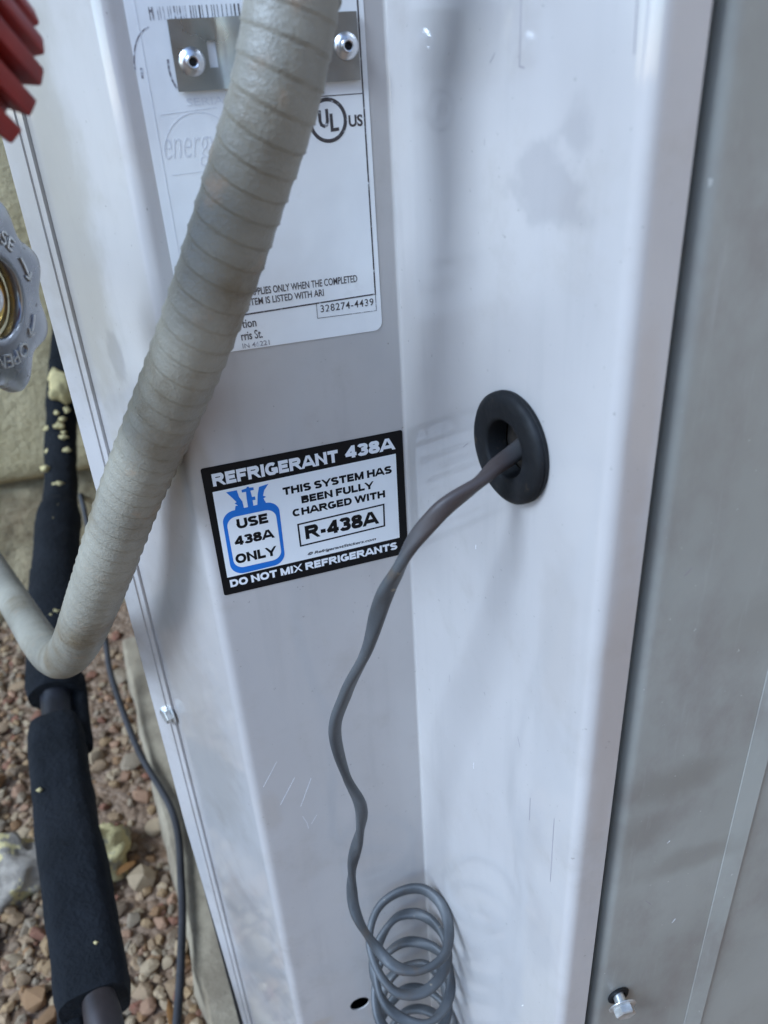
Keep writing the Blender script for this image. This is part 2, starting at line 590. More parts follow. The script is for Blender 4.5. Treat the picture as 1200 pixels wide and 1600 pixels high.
# the pad's left edge runs from the house past the camera
pe0, pe1 = Vector((-.4225, .990, 0)), Vector((-.1285, .254, 0))
bm = bmesh.new()
pdir = (pe1 - pe0).normalized()
pn = 26
top_l, bot_l = [], []
for i in range(pn):
    p = pe0 + (pe1 - pe0) * i / (pn - 1)
    w = .006 * mnoise.noise(Vector((i * .7, 2, 0)))
    out = Vector((pdir.y, -pdir.x, 0)) * -1
    if out.x > 0: out = -out
    top_l.append((p + out * w, .047 + .002 * mnoise.noise(Vector((i * 1.1, 9, 0)))))
    bot_l.append(p + out * (w + .012 + .006 * mnoise.noise(Vector((i * .9, 5, 0)))))
e0, e1 = pe0 + U * 1.15, pe1 + U * 1.0
tv = [bm.verts.new((p.x, p.y, z)) for p, z in top_l]
rim = [bm.verts.new((p.x - .004, p.y - .001, z - .006)) for p, z in top_l]
bv = [bm.verts.new((p.x, p.y, -.03)) for p in bot_l]
inn = [bm.verts.new((p.x + .03, p.y + .01, .050)) for p, z in top_l]
far = [bm.verts.new((e0 + (e1 - e0) * i / (pn - 1))[:2] + (.05,)) for i in range(pn)]
farb = [bm.verts.new((v.co.x, v.co.y, -.03)) for v in far]
for i in range(pn - 1):
    for a, b in ((bv, rim), (rim, tv), (tv, inn), (inn, far), (far, farb)):
        bm.faces.new((a[i], a[i + 1], b[i + 1], b[i]))
pad = obj("concrete_pad", bm, M_conc, smooth=40)
tag(pad, "pale concrete pad edge under the grey cabinet", "concrete pad", kind="structure")

def stucco_mat():
    k = NT("tan stucco")
    base = k.mix(k.ramp(k.noise(12, 7, .65), .3, .7), (.44, .345, .185), (.58, .47, .275))
    d = k.ramp(k.noise(5, 6, .6), .5, .75)
    base = k.mix(k.math('MULTIPLY', d, .4), base, (.36, .285, .16))
    h = k.math('ADD', k.noise(95, 6, .65), k.math('MULTIPLY', k.noise(30, 3), .8))
    return k.set(Base_Color=base, Roughness=.95, Normal=k.bump(h, .9, .006))
M_stucco = stucco_mat()
def found_mat():
    k = NT("rough foundation render")
    base = k.mix(k.ramp(k.noise(16, 8, .7), .3, .7), (.28, .20, .11), (.52, .41, .24))
    return k.set(Base_Color=base, Roughness=.95, Normal=k.bump(k.noise(60, 5, .7), .9, .01))
M_found = found_mat()

house = empty("house", Vector((0, 1.30, 0)), "tan stucco house wall with rough foundation behind the cabinet", "house")
MW = frame_mat(Vector((0, 0, 0)), U, NB, Z3)      # local x along the wall, y into the house
bm = bmesh.new()
nx, nz = 90, 16
# stucco skin with an uneven lower edge
rows = []
for j in range(nz + 1):
    row = []
    for i in range(nx + 1):
        x = -1.3 + 1.6 * i / nx
        t = j / nz
        z0 = .262 + .007 * mnoise.noise(Vector((x * 25, 1, 0)))
        z = z0 + (1.0 - z0) * t ** 1.5
        y = 1.255 + .0035 * mnoise.noise(Vector((x * 18, z * 18, 4))) + (.006 if j == 0 else 0)
        row.append(bm.verts.new(MW @ Vector((x, y, z))))
    rows.append(row)
for j in range(nz):
    for i in range(nx):
        bm.faces.new((rows[j][i], rows[j][i + 1], rows[j + 1][i + 1], rows[j + 1][i]))
under = [bm.verts.new(MW @ Vector((-1.3 + 1.6 * i / nx, 1.37, .292))) for i in range(nx + 1)]
for i in range(nx):
    bm.faces.new((under[i], under[i + 1], rows[0][i + 1], rows[0][i]))
obj("stucco_skin", bm, M_stucco, house, smooth=True)
bm = bmesh.new()
add_box(bm, MW, (-1.3, 1.268, .30), (7, 1.50, 2.4))
obj("wall", bm, M_stucco, house)
bm = bmesh.new()
rows = []
for j in range(15):
    row = []
    for i in range(nx + 1):
        x = -1.3 + 1.6 * i / nx
        z = -.05 + .293 * min(j, 13) / 13
        y = 1.278 + .022 * mnoise.noise(Vector((x * 11, z * 13, 8))) + .010 * mnoise.noise(Vector((x * 34, z * 34, 2))) - .022 * max(0, (.12 - z) / .12) + (.09 if j == 14 else 0)
        row.append(bm.verts.new(MW @ Vector((x, y, z))))
    rows.append(row)
for j in range(14):
    for i in range(nx):
        bm.faces.new((rows[j][i], rows[j][i + 1], rows[j + 1][i + 1], rows[j + 1][i]))
obj("foundation", bm, M_found, house, smooth=True)
bm = bmesh.new()
add_box(bm, MW, (-1.4, .75, 2.4), (7.3, 2.4, 2.6))
obj("eave", bm, M_stucco, house)

# unseen wall added behind the camera to block sky and bounce warm light
yard = empty("front_sky_blocker", MW @ Vector((0, -2.1, 0)), "unseen tan wall added to block the sky opposite the house", "wall")
M_block = plain("tan sky blocker", (.50, .335, .20), .95, 0, .2, 30)  # warm tan chosen to tint the bounced light
bm = bmesh.new()
add_box(bm, MW, (-.6, -2.2, -.02), (4.0, -2.0, 1.7))
obj("blocker_face", bm, M_block, yard)
bm = bmesh.new()
add_box(bm, MW, (-.62, -2.23, 1.7), (4.02, -1.97, 1.75), .01, 1)
obj("blocker_coping", bm, M_block, yard)
bm = bmesh.new()
add_box(bm, MW, (1.0, -1.999, -.02), (1.15, 1.25, 1.7))
obj("right_sky_blocker", bm, M_block, yard)  # unseen side wall added to cut the skylight from the right

# ------------------------------------------------------------------ air conditioner cabinet
unit_c = onC(.12, 0) + NB * .2
ac = empty("air_conditioner", Vector((unit_c.x, unit_c.y, .05)),
           "grey painted outdoor air conditioner cabinet with recessed service corner", "air conditioner")

def fillet(pts, rads, n=8):
    out = []
    for i, p in enumerate(pts):
        r = rads[i]
        if i in (0, len(pts) - 1) or r == 0:
            out.append(p.copy())
            continue
        a, b = (pts[i - 1] - p).normalized(), (pts[i + 1] - p).normalized()
        half = math.acos(max(-1, min(1, a.dot(b)))) / 2
        t = r / math.tan(half)
        c = p + (a + b).normalized() * (r / math.sin(half))
        s, e = p + a * t, p + b * t
        v0, v1 = s - c, e - c
        ang = v0.angle(v1)
        out.append(s + a * .0012)
        for k in range(n + 1):
            f = k / n
            out.append(c + (v0 * math.sin((1 - f) * ang) + v1 * math.sin(f * ang)) / math.sin(ang))
        out.append(e + b * .0012)
    return out

def sheet(profile, th, zs, flare=None):
    """closed sheet-metal mesh: plan profile (outer side on the right hand) extruded through heights zs"""
    n = len(profile)
    nor = []
    for i in range(n):
        d = (profile[min(i + 1, n - 1)] - profile[max(i - 1, 0)]).normalized()
        nor.append(Vector((-d.y, d.x, 0)))
    bm = bmesh.new()
    F, Bk = [], []
    for z in zs:
        pr = flare(z, profile) if flare else profile
        F.append([bm.verts.new((p.x, p.y, z)) for p in pr])
        Bk.append([bm.verts.new((p.x + q.x * th, p.y + q.y * th, z)) for p, q in zip(pr, nor)])
    for j in range(len(zs) - 1):
        for i in range(n - 1):
            bm.faces.new((F[j][i], F[j][i + 1], F[j + 1][i + 1], F[j + 1][i]))
            bm.faces.new((Bk[j][i + 1], Bk[j][i], Bk[j + 1][i], Bk[j + 1][i + 1]))
        bm.faces.new((F[j][0], F[j + 1][0], Bk[j + 1][0], Bk[j][0]))
        bm.faces.new((F[j][-1], Bk[j][-1], Bk[j + 1][-1], F[j + 1][-1]))
    for i in range(n - 1):
        bm.faces.new((F[0][i + 1], F[0][i], Bk[0][i], Bk[0][i + 1]))
        bm.faces.new((F[-1][i], F[-1][i + 1], Bk[-1][i + 1], Bk[-1][i]))
    return bm

a_in = UA
a_n = Vector((-math.sin(R(25)), -math.cos(R(25)), 0))
q = lambda t, off: AB + a_in * t + a_n * off
back_n = NB
prof_pts = [A0 + NB * .020, A0, q(.0085, 0), q(.0080, .0007), q(.0060, .0007), q(.0055, 0), q(.0040, 0), q(.0036, .0007), q(.0016, .0009), q(.0011, -.0006), AB + UBd * -.0012, RIDGE, VALLEY, DE, E1]
prof_rad = [0, .0012, 0, 0, 0, 0, 0, 0, 0, 0, 0, .0062, .0016, .0050, 0]
prof = fillet(prof_pts, prof_rad)
def taper(z, pr):
    # the outer flange narrows towards the foot
    k = max(0.0, min(1.0, (.36 - z) / .27)) * .80
    out = []
    for i, p in enumerate(pr):
        d = (p - AB).dot(a_in)
        out.append(p - a_in * (d - .0086) * k if d > .0086 and i < 14 else p)
    return out
zs = [Z_BOTTOM, .12, .2, .27, .36, .6, Z_TOP]
bm = sheet(prof, .0009, zs, taper)
bmesh.ops.recalc_face_normals(bm, faces=bm.faces[:])
tmp_me = bpy.data.meshes.new("corner_panel")
bm.to_mesh(tmp_me); bm.free()
tmp = bpy.data.objects.new("corner_panel_source", tmp_me)
col.objects.link(tmp)
HOLE_C = onC(-.0525, .2405)
GROM = onD(.0812, .6842)
cutters = []
for c, ax, rr in ((HOLE_C, -NB, .0068), (GROM, ND, .0120)):
    cb = bmesh.new()
    lathe(cb, frame_mat(c, ax.cross(Z3), Z3, ax), [(rr, -.02), (rr, .02)], 32)
    bmesh.ops.recalc_face_normals(cb, faces=cb.faces[:])
    cm = bpy.data.meshes.new("cutter"); cb.to_mesh(cm); cb.free()
    co = bpy.data.objects.new("cutter", cm); col.objects.link(co)
    md = tmp.modifiers.new("cut", 'BOOLEAN'); md.object = co; md.operation = 'DIFFERENCE'; md.solver = 'EXACT'
    cutters.append(co)
bpy.context.view_layer.update()
me = eval_mesh(tmp)
for o in cutters + [tmp]:
    bpy.data.objects.remove(o)
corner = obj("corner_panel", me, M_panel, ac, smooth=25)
corner["label"] = "smooth grey sheet metal corner folded into a recess"

# front side panel with a rounded edge and a pressed bead
bw = .0098
bead0 = .0590
fp = [F0 + NB * .030, F0, onF(bead0, 0), onF(bead0 + .0003, 0, .0002), onF(bead0 + bw, 0, .0016), onF(bead0 + bw + .0003, 0, .0002), onF(.74, 0), onF(.74, 0) + NB * .74]
fr = [0, .0050, 0, 0, 0, 0, .01, 0]
bm = sheet(fillet(fp, fr), .0009, [Z_BOTTOM, .5, Z_TOP])
obj("side_panel", bm, M_side, ac, smooth=25)["label"] = "greenish grey side panel with rounded edge and shallow bead"
bm = bmesh.new()
add_box(bm, frame_mat(A0, U, NB, Z3), (.0006, .0035, .060), (.0090, .0060, .40), .0006, 1)
obj("edge_dark_strip", bm, M_dark, ac)  # black strip added to draw the dark line at the flange foot
# left side coil guard, back, base pan and lid
L0 = A0 + NB * .021 + U * .001
L1 = L0 + NB * .56
bm = bmesh.new()
ML = frame_mat(L0, NB, -U, Z3)
add_box(bm, ML, (0, -.020, Z_BOTTOM), (.56, -.0125, Z_TOP))
obj("coil_backing", bm, M_dark, ac)
for i in range(30):
    bm = bmesh.new()
    z = .09 + i * .029
    add_box(bm, ML, (.001, -.0120, z), (.558, -.0085, z + .012), .001, 1)
    obj("louvre", bm, M_panel, ac)
bm = bmesh.new()
MB_ = frame_mat(L1, U, NB, Z3)
add_box(bm, MB_, (.02, 0, Z_BOTTOM), (.98, .004, Z_TOP))
obj("back_panel", bm, M_side, ac)
bm = bmesh.new()
inner = [L0 + U * .02, AB + NB * .006 + U * .012, RIDGE + NB * .012, VALLEY + NB * .012, DE + NB * .022 + U * .012, F0 + NB * .032 + U * .004, onF(.735, 0, -.006), onF(.735, 0, -.7), L1 + U * .01]
def prism(bm, pts, z0, z1):
    a = [bm.verts.new((p.x, p.y, z0)) for p in pts]
    b = [bm.verts.new((p.x, p.y, z1)) for p in pts]
    bm.faces.new(a[::-1]); bm.faces.new(b)
    for i in range(len(a)):
        j = (i + 1) % len(a)
        bm.faces.new((a[i], a[j], b[j], b[i]))
prism(bm, inner, .05, Z_BOTTOM + .02)
obj("base_pan", bm, M_dark, ac)
bm = bmesh.new()
lidp = [L0 - U * .006, A0 + NB * .004, RIDGE - NB * .004, E1 - NB * .004, onF(.75, 0, .006), onF(.75, 0, -.745), L1 + NB * .01 - U * .006]
prism(bm, lidp, Z_TOP + .0005, Z_TOP + .03)
obj("lid", bm, M_side, ac)

# rubber grommet
bm = bmesh.new()
MG = frame_mat(GROM, UD, Z3, ND)
g_prof = [(.0119, -.004), (.0119, -.0012), (.0200, .0001), (.0203, .0009), (.0203, .0017), (.0199, .0020), (.0203, .0023), (.0201, .0033), (.0190, .0042), (.0172, .0047), (.0150, .0048), (.0118, .0047), (.0108, .0043), (.0104, .0036), (.0104, -.004)]
rg = lathe(bm, MG, g_prof, 64, closed=False)
for i in range(64):
    j = (i + 1) % 64
    bm.faces.new((rg[-1][i], rg[-1][j], rg[0][j], rg[0][i]))
grommet = obj("grommet", bm, M_rubber, ac, smooth=50)
grommet["label"] = "round black rubber grommet in the bluish recess side"
bm = bmesh.new()   # brown filler deep inside the grommet
lathe(bm, MG, [(.0105, -.0065), (.0105, -.0045), (.006, -.0040), (.001, -.0038)], 32, rfun=lambda a, r, z: 1 - .04 * abs(math.sin(5 * a + z * 900)))
obj("filler", bm, plain("brown filler", (.022, .015, .010), .9, 0, .4, 200), grommet, smooth=True)

# hexagon screws
def hex_screw(place_M, name="screw", s=1.0, tilt=None, gap=.0012):
    Mx = place_M @ (tilt or Matrix.Identity(4))
    b = bmesh.new()
    lathe(b, Mx, [(.0021 * s, -.006), (.0021 * s, gap)], 16)                            # shank
    lathe(b, Mx, [(.0047 * s, gap), (.0051 * s, gap + .0003), (.0051 * s, gap + .0008), (.0046 * s, gap + .0011)], 32)   # washer flange
    hexf = [(.0036 * s, gap + .0011), (.0038 * s, gap + .0014), (.0038 * s, gap + .0042), (.0034 * s, gap + .0048), (.0022 * s, gap + .0043)]
    for r0 in (hexf,):
        lathe(b, Mx, r0, 6)
    o = obj(name, b, M_zinc, ac, smooth=30)
    return o
MBolt = frame_mat(onB(.0905, .4655), NBd.cross(Z3), Z3, NBd)
hex_screw(MBolt, s=1.45)["label"] = "pale hexagon screw near the folded left flange"
MF = frame_mat(onF(.0131, .4026), U, Z3, -NB)
hex_screw(MF, s=1.35, tilt=Matrix.Rotation(R(10), 4, 'X') @ Matrix.Rotation(R(-6), 4, 'Y'), gap=.0048)["label"] = "backed out hexagon screw in the side panel"
bm = bmesh.new()
lathe(bm, MF, [(.0034, .0002), (.0056, .0002), (.0058, .0006), (.0053, .0011), (.0035, .0011)], 32, closed=False)
obj("washer", bm, M_rubber, ac, smooth=30)

# strap plate with two rivets and a slot on the label
STRAP0, STRAP1, SZ0, SZ1 = -.0748, -.0111, .7989, .8196
bm = bmesh.new()
nX, nZ = 44, 16
def strap_h(s, z):
    d = ((s + .0600) / .0060) ** 2 + ((z - .8085) / .0075) ** 2
    d2 = ((s + .0245) / .0060) ** 2 + ((z - .8085) / .0075) ** 2
    c = max(0, 1 - ((s + .0425) / .0165) ** 2)
    return .0009 - .0006 * math.exp(-d) - .0006 * math.exp(-d2) + .0020 * c ** .6
g0, g1 = [], []
for i in range(nX + 1):
    s = STRAP0 + (STRAP1 - STRAP0) * i / nX
    g0.append([bm.verts.new(onC(s, SZ0 + (SZ1 - SZ0) * j / nZ, strap_h(s, SZ0 + (SZ1 - SZ0) * j / nZ) + .0008)) for j in range(nZ + 1)])
    g1.append([bm.verts.new(onC(s, SZ0 + (SZ1 - SZ0) * j / nZ, strap_h(s, SZ0 + (SZ1 - SZ0) * j / nZ))) for j in range(nZ + 1)])
slot = set()
for i in range(nX):
    for j in range(nZ):
        s = STRAP0 + (STRAP1 - STRAP0) * (i + .5) / nX
        z = SZ0 + (SZ1 - SZ0) * (j + .5) / nZ
        if abs(s + .0612) < .0016 and abs(z - .8092) < .0036: slot.add((i, j))
        if abs(s + .0252) < .0016 and abs(z - .8092) < .0036: slot.add((i, j))
for i in range(nX):
    for j in range(nZ):
        if (i, j) in slot: continue
        bm.faces.new((g0[i][j], g0[i + 1][j], g0[i + 1][j + 1], g0[i][j + 1]))
        bm.faces.new((g1[i][j + 1], g1[i + 1][j + 1], g1[i + 1][j], g1[i][j]))
        for (di, dj, a, b) in ((-1, 0, (i, j + 1), (i, j)), (1, 0, (i + 1, j), (i + 1, j + 1)), (0, -1, (i, j), (i + 1, j)), (0, 1, (i + 1, j + 1), (i, j + 1))):
            k2 = (i + di, j + dj)
            if k2 in slot or not (0 <= k2[0] < nX and 0 <= k2[1] < nZ):
                bm.faces.new((g0[a[0]][a[1]], g0[b[0]][b[1]], g1[b[0]][b[1]], g1[a[0]][a[1]]))
strap = obj("strap_plate", bm, M_galv, ac, smooth=40)
strap["label"] = "galvanised strap plate riveted over the worn label behind the conduit"
for s, z in ((-.0688, .8073), (-.0155, .8095)):
    bm = bmesh.new()
    MR = frame_mat(onC(s, z, strap_h(s, z) + .0007), U, Z3, -NB)
    rr = lathe(bm, MR, [(.0042, 0), (.0044, .0003), (.0041, .0008), (.0030, .0015), (.0023, .0018), (.00215, .0026), (.0018, .0028), (.0014, .0026), (.0012, .0008)], 32, closed=False)
    bm.faces.new(rr[-1])
    rv = obj("rivet", bm, M_rivet, strap, smooth=35)
    bm = bmesh.new()
    lathe(bm, MR, [(.0012, .00085), (.0012, .0010)], 16)
    obj("rivet_bore", bm, M_dark, strap)

# ---- worn rating label
rating = plate("rating_label", rounded(-.0873, .7082, -.0080, .9100, .0035), onC, .00005, .00012, M_label, ac)
rating["label"] = "worn white rating label, its print rubbed off at left"
L1F = .00018
def ink(name, strokes, w, mat, closed=False, lift=L1F):
    b = bmesh.new()
    for st in strokes:
        stroke(b, st, w, onC, lift, .00005, closed)
    return obj(name, b, mat, rating)
ink("frame_line", [[(-.0101, .905), (-.0101, .7231), (-.0840, .7215)]], .00055, M_print)
ink("divider_line", [[(-.0600, .7945), (-.0103, .7947)]], .0003, M_print)
ink("number_box", [[(-.0347, .7228), (-.0348, .7166), (-.0101, .7164), (-.0101, .7229)]], .0002, M_print)
ink("ghost_line", [[(-.0838, .905), (-.0840, .7400)], [(-.082, .7925), (-.063, .7935)], [(-.0815, .7735), (-.064, .7742)]], .00025, M_ghost)
arc = [(-.0700 + .0125 * math.cos(R(a)), .7800 + .0125 * math.sin(R(a))) for a in range(30, 181, 10)]
ink("ghost_arc", [arc], .0003, M_ghost)
ink("pen_arc", [[(-.0795 + .008 * math.cos(R(a)) , .8060 + .012 * math.sin(R(a))) for a in range(100, 190, 10)]], .0004, M_pencil)
ink("rubbed_mark", [[(-.0765, .8085), (-.0767, .8055), (-.0762, .8025), (-.0752, .800)], [(-.0855, .8065), (-.0857, .8035)], [(-.0800, .8220), (-.0790, .8222)]], .0007, M_pencil)
circ = [(-.0239 + .0065 * math.cos(R(a)), .7869 + .0067 * math.sin(R(a))) for a in range(0, 360, 8)]
ink("mark_ring", [circ], .00125, M_print, closed=True)
ink("mark_letter_u", [[(-.0268, .7903), (-.0268, .7868), (-.0264, .7856), (-.0254, .7851), (-.0245, .7855), (-.0241, .7867), (-.0241, .7906)]], .0011, M_print)
ink("mark_letter_l", [[(-.0226, .7890), (-.0226, .7837), (-.0200, .7839)]], .0011, M_print)
def rtext(body, x0, y0, x1, y1, bold=.012, mat=None, **k): return lettering("lettering", body, onC, x0, y0, x1, y1, mat or M_print, rating, bold=bold, lift=L1F, thick=.00005, **k)
rtext("US", -.0162, .7842, -.0109, .7881, .03)
rtext("APPLIES ONLY WHEN THE COMPLETED", -.0602, .7288, -.0172, .7316)
rtext("SYSTEM IS LISTED WITH ARI", -.0646, .7251, -.0313, .7278)
rtext("328274-4439", -.0332, .7187, -.0111, .7216, .008, spacing=1.15)
rtext("tion", -.0650, .7168, -.0594, .7200)
rtext("rris St.", -.0660, .7120, -.0576, .7155)
rtext("IN 46221", -.0660, .7088, -.0552, .7108, .004, M_pencil)
rtext("SERIAL", -.0727, .7945, -.0575, .7968, .0, M_ghost)
rtext("energy", -.0830, .7755, -.0640, .7850, -.012, M_ghost, shear=.35)
# barcode
x = -.0800
while x < -.0470:
    wv = rng.choice([.00018, .00018, .0003, .00045])
    plate("barcode_bar", [(x, .8196), (x + wv, .8196), (x + wv, .8232), (x, .8232)], onC, L1F, .00005, M_pencil if x < -.066 else M_print, rating)
    x += wv + rng.choice([.0006, .0009, .0013])

# ---- black and white refrigerant sticker (millimetres inside its own frame)
SX, SZ = -.0913, .5965
def onS(x, y, off=0.0):
    return onC(SX + x / 1000, SZ + y / 1000 + (x - 45) * .000014, .00005 + off)
sticker = plate("refrigerant_sticker", rounded(.4, .2, 89.8, 64.9, 1.0), onS, 0, .00014, M_black, ac)
sticker["label"] = "black bordered white refrigerant sticker with blue cylinder"
S1 = .00018
plate("white_field", [(3.2, 9.4), (85.9, 9.9), (86.2, 54.0), (3.6, 53.2)], onS, S1, .00004, M_white, sticker)
S2 = .00026
def stext(body, x0, y0, x1, y1, mat=M_black, bold=.028, lift=S2, **k):
    if not k:
        return block_text(body, onS, x0, y0, x1, y1, mat, sticker, lift)
    return lettering("lettering", body, onS, x0, y0, x1, y1, mat, sticker, bold=bold, lift=lift, thick=.00004, **k)
stext("REFRIGERANT", 4.4, 55.7, 59.6, 61.6, M_ink)
stext("438A", 63.0, 56.3, 85.6, 62.2, M_ink)
stext("DO NOT MIX REFRIGERANTS", 3.9, 3.9, 84.4, 7.9, M_ink)
stext("THIS SYSTEM HAS", 33.4, 44.8, 83.8, 48.6)
stext("BEEN FULLY", 41.1, 39.0, 74.6, 42.7)
stext("CHARGED WITH", 36.5, 33.2, 80.0, 36.9)
stext("R-438A", 41.0, 20.2, 75.6, 27.2)
stext("© RefrigerantStickers.com", 41.0, 11.1, 74.2, 13.1, bold=.018, shear=.3)
stext("USE", 11.4, 33.1, 25.2, 38.0)
stext("438A", 9.2, 24.9, 26.6, 29.6)
stext("ONLY", 8.3, 15.6, 26.7, 20.5)
b = bmesh.new()
stroke(b, [(38.2, 17.4), (78.7, 18.2), (79.0, 29.6), (38.2, 28.8)], .75, onS, S2, .00004, closed=True)
obj("frame_line", b, M_black, sticker)
# blue cylinder outline
def tank_outline(x0, x1, y0, y1, r, bulge):
    return rounded(x0, y0, x1, y1, r, 8)
outer = []
for (cx, cy, a0, rx, ry) in ((25.2, 37.6, 0, 5.6, 5.4), (11.2, 37.2, 90, 5.6, 5.4), (11.2, 15.8, 180, 5.8, 5.8), (24.8, 16.0, 270, 5.6, 5.8)):
    for k in range(9):
        a = R(a0 + 90 * k / 8)
        outer.append((cx + rx * math.cos(a), cy + ry * math.sin(a)))
plate("cylinder_body", outer, onS, S2, .00004, M_blue, sticker)
plate("cylinder_field", rounded(7.2, 13.2, 29.0, 39.4, 4.4, 8), onS, S2 + .00006, .00004, M_white, sticker)
for o in [c for c in sticker.children if c.name.startswith("lettering")]:
    pass
plate("cylinder_handle", [(9.2, 51.9), (13.8, 51.9), (14.3, 48.5), (15.4, 46.0), (15.6, 42.4), (11.6, 42.4), (12.2, 44.6), (13.3, 44.5), (12.0, 45.8), (12.9, 46.3), (11.0, 49.3)], onS, S2 + .00001, .00004, M_blue, sticker)
plate("cylinder_handle", [(21.5, 42.6), (25.4, 43.0), (24.6, 45.4), (25.8, 46.0), (24.6, 46.7), (25.4, 49.2), (27.6, 51.9), (23.4, 51.3), (22.4, 48.0)], onS, S2 + .00001, .00004, M_blue, sticker)
plate("cylinder_valve", [(17.4, 42.6), (19.8, 42.6), (19.8, 45.6), (21.1, 45.6), (21.1, 47.2), (19.8, 47.2), (19.5, 50.4), (21.0, 50.4), (21.0, 51.7), (19.2, 51.9), (19.0, 52.5), (18.2, 52.5), (18.0, 51.9), (15.8, 51.5), (15.8, 50.3), (17.6, 50.3), (17.4, 47.2)], onS, S2 + .00001, .00004, M_blue, sticker)
# the three words stand on the cylinder's white field
for o in sticker.children:
    if o.name.startswith("lettering"):
        c = sum((v.co for v in o.data.vertices), Vector()) / len(o.data.vertices)
        if (c - VALLEY).dot(U) < SX + .030 and SZ + .014 < c.z < SZ + .040:
            o.location = o.location - NB * .00012

# scratches in the paint
M_scr = plain("bare scratch", (.82, .82, .84), .5)
for pts in ([(-.0895, .4700), (-.0802, .4855)], [(-.0823, .4530), (-.0722, .4705)], [(-.0715, .4470), (-.0635, .4665)], [(-.0712, .4390), (-.0694, .4330), (-.0690, .4280)], [(-.0670, .4310), (-.0632, .4370)]):
    b = bmesh.new()
    stroke(b, pts, .00022, onC, .00003, .00003)
    obj("scratch", b, M_scr, ac)
M_scd = plain("dark scuff", (.30, .27, .28), .6)
for pts in ([(.0790, .8235), (.0790, .8000), (.0815, .7995)], [(.1235, .8120), (.1240, .8010)], [(.1160, .5300), (.1165, .4900)], [(.100, .5260), (.1002, .5120)]):
    b = bmesh.new()
    stroke(b, pts, .0004, onD, .00003, .00003)
    obj("scuff", b, M_scd, ac)

for i in range(16):      # small rubs and nicks on the recess side and the side panel
    b = bmesh.new()
    on = onD if i < 9 else onF
    x_, z_ = (rng.uniform(.02, .125), rng.uniform(.33, .82)) if i < 9 else (rng.uniform(.008, .056), rng.uniform(.42, .80))
    an, ln = rng.uniform(.6, 2.5), rng.uniform(.0012, .0055)
    stroke(b, [(x_, z_), (x_ + .5 * ln * math.cos(an) + rng.uniform(-.0003, .0003), z_ + .5 * ln * math.sin(an)), (x_ + ln * math.cos(an), z_ + ln * math.sin(an))], rng.uniform(.00015, .0004), on, .00003, .00003)
    obj("nick", b, M_scd if i % 3 else M_scr, ac)

# ------------------------------------------------------------------ control cable with its coil
def pixel(x, y, depth):      # a point seen in direction (x, y) at a given depth, used while measuring the place
    d = CX * ((x - 600) / 1220) - CY * ((y - 800) / 1220) - CZ
    return Vector((0, 0, .8)) + d * depth

def cable_mat():
    k = NT("grey cable jacket")
    base = k.mix(k.ramp(k.noise(30, 5), .3, .7), (.044, .047, .050), (.080, .083, .086))
    d = k.ramp(k.noise(45, 6, .7), .52, .75)
    base = k.mix(k.math('MULTIPLY', d, .75), base, (.085, .060, .042))
    pl = k.ramp(k.noise(240, 3), .70, .76)
    base = k.mix(k.math('MULTIPLY', pl, .5), base, (.38, .30, .20))
    brown = k.smudge(GROM + ND * .02 + Vector((0, 0, -.015)), (.03, .03, .03), .3, 60, (.5, 1.1))
    base = k.mix(k.math('MULTIPLY', brown, .75), base, (.060, .038, .032))
    return k.set(Base_Color=base, Roughness=.5, Normal=k.bump(k.noise(320, 4), .25, .0006))
h_in = GROM + ND * .002 + UD * .0022 + Vector((0, 0, -.0016))
h_out = pixel(746, 755, .2640)
pts = [h_in + (h_in - h_out) * .62, h_in, h_in.lerp(h_out, .5) + Vector((0, 0, .0006)), h_out, pixel(700, 788, .262), pixel(672, 816, .2645), pixel(643, 851, .270), pixel(620, 893, .277), pixel(599, 934, .286), pixel(573, 1015, .312), pixel(541, 1082, .340), (-.0290, .2660, .5383), (-.0272, .2738, .5006), (-.0215, .2755, .4760), (-.0236, .2800, .4502), (-.0300, .2849, .4180), (-.0322, .2845, .3900)]
cc = Vector((-.0014, .2862, 0))
RC = .0236
a = R(205)
zc_ = .3560
pts.append((-.0296, .2790, .3765))
turn = 0
for i in range(7 * 10 + 4):
    ang = R(212) + 2 * math.pi * i / 10
    wob = 1 + .035 * math.sin(i * .93) + .028 * math.sin(i * 2.3 + 1)
    z = .3665 - .0270 * i / 10 + .010 * math.sin(ang)
    if z < .10: break
    dr = .0014 * math.sin(i * .33)
    pts.append((cc.x + dr + RC * wob * math.cos(ang), cc.y - .3 * dr + RC * wob * math.sin(ang), z))
last = Vector(pts[-1])
pts += [last + Vector((.004, -.02, -.015)), last + Vector((-.01, -.05, -.03)), last + Vector((-.05, -.07, -.04))]
def twist(x, y, a):
    # a slightly flattened jacket whose flat turns along the run
    c, sn = math.cos(a), math.sin(a)
    u_, v_ = (x * c + y * sn), (-x * sn + y * c)
    u_ = math.copysign(abs(u_) ** .72, u_) * 1.16
    v_ = math.copysign(abs(v_) ** .85, v_) * .78
    return u_ * c - v_ * sn, u_ * sn + v_ * c
path = catmull(pts, .0022)
bm = bmesh.new()
sweep(bm, path, .00285, 14, rfun=lambda s, a, i: 1 + .03 * math.sin(s * 130 + a) + .02 * mnoise.noise(Vector((s * 60, a, 0))),
      squash=lambda x, y, s: twist(x, y, 9 * math.sin(s * 9) ))
cable = obj("control_cable", bm, cable_mat(), smooth=True)
tag(cable, "grey control cable leaving the black grommet and hanging down into a coil", "cable")

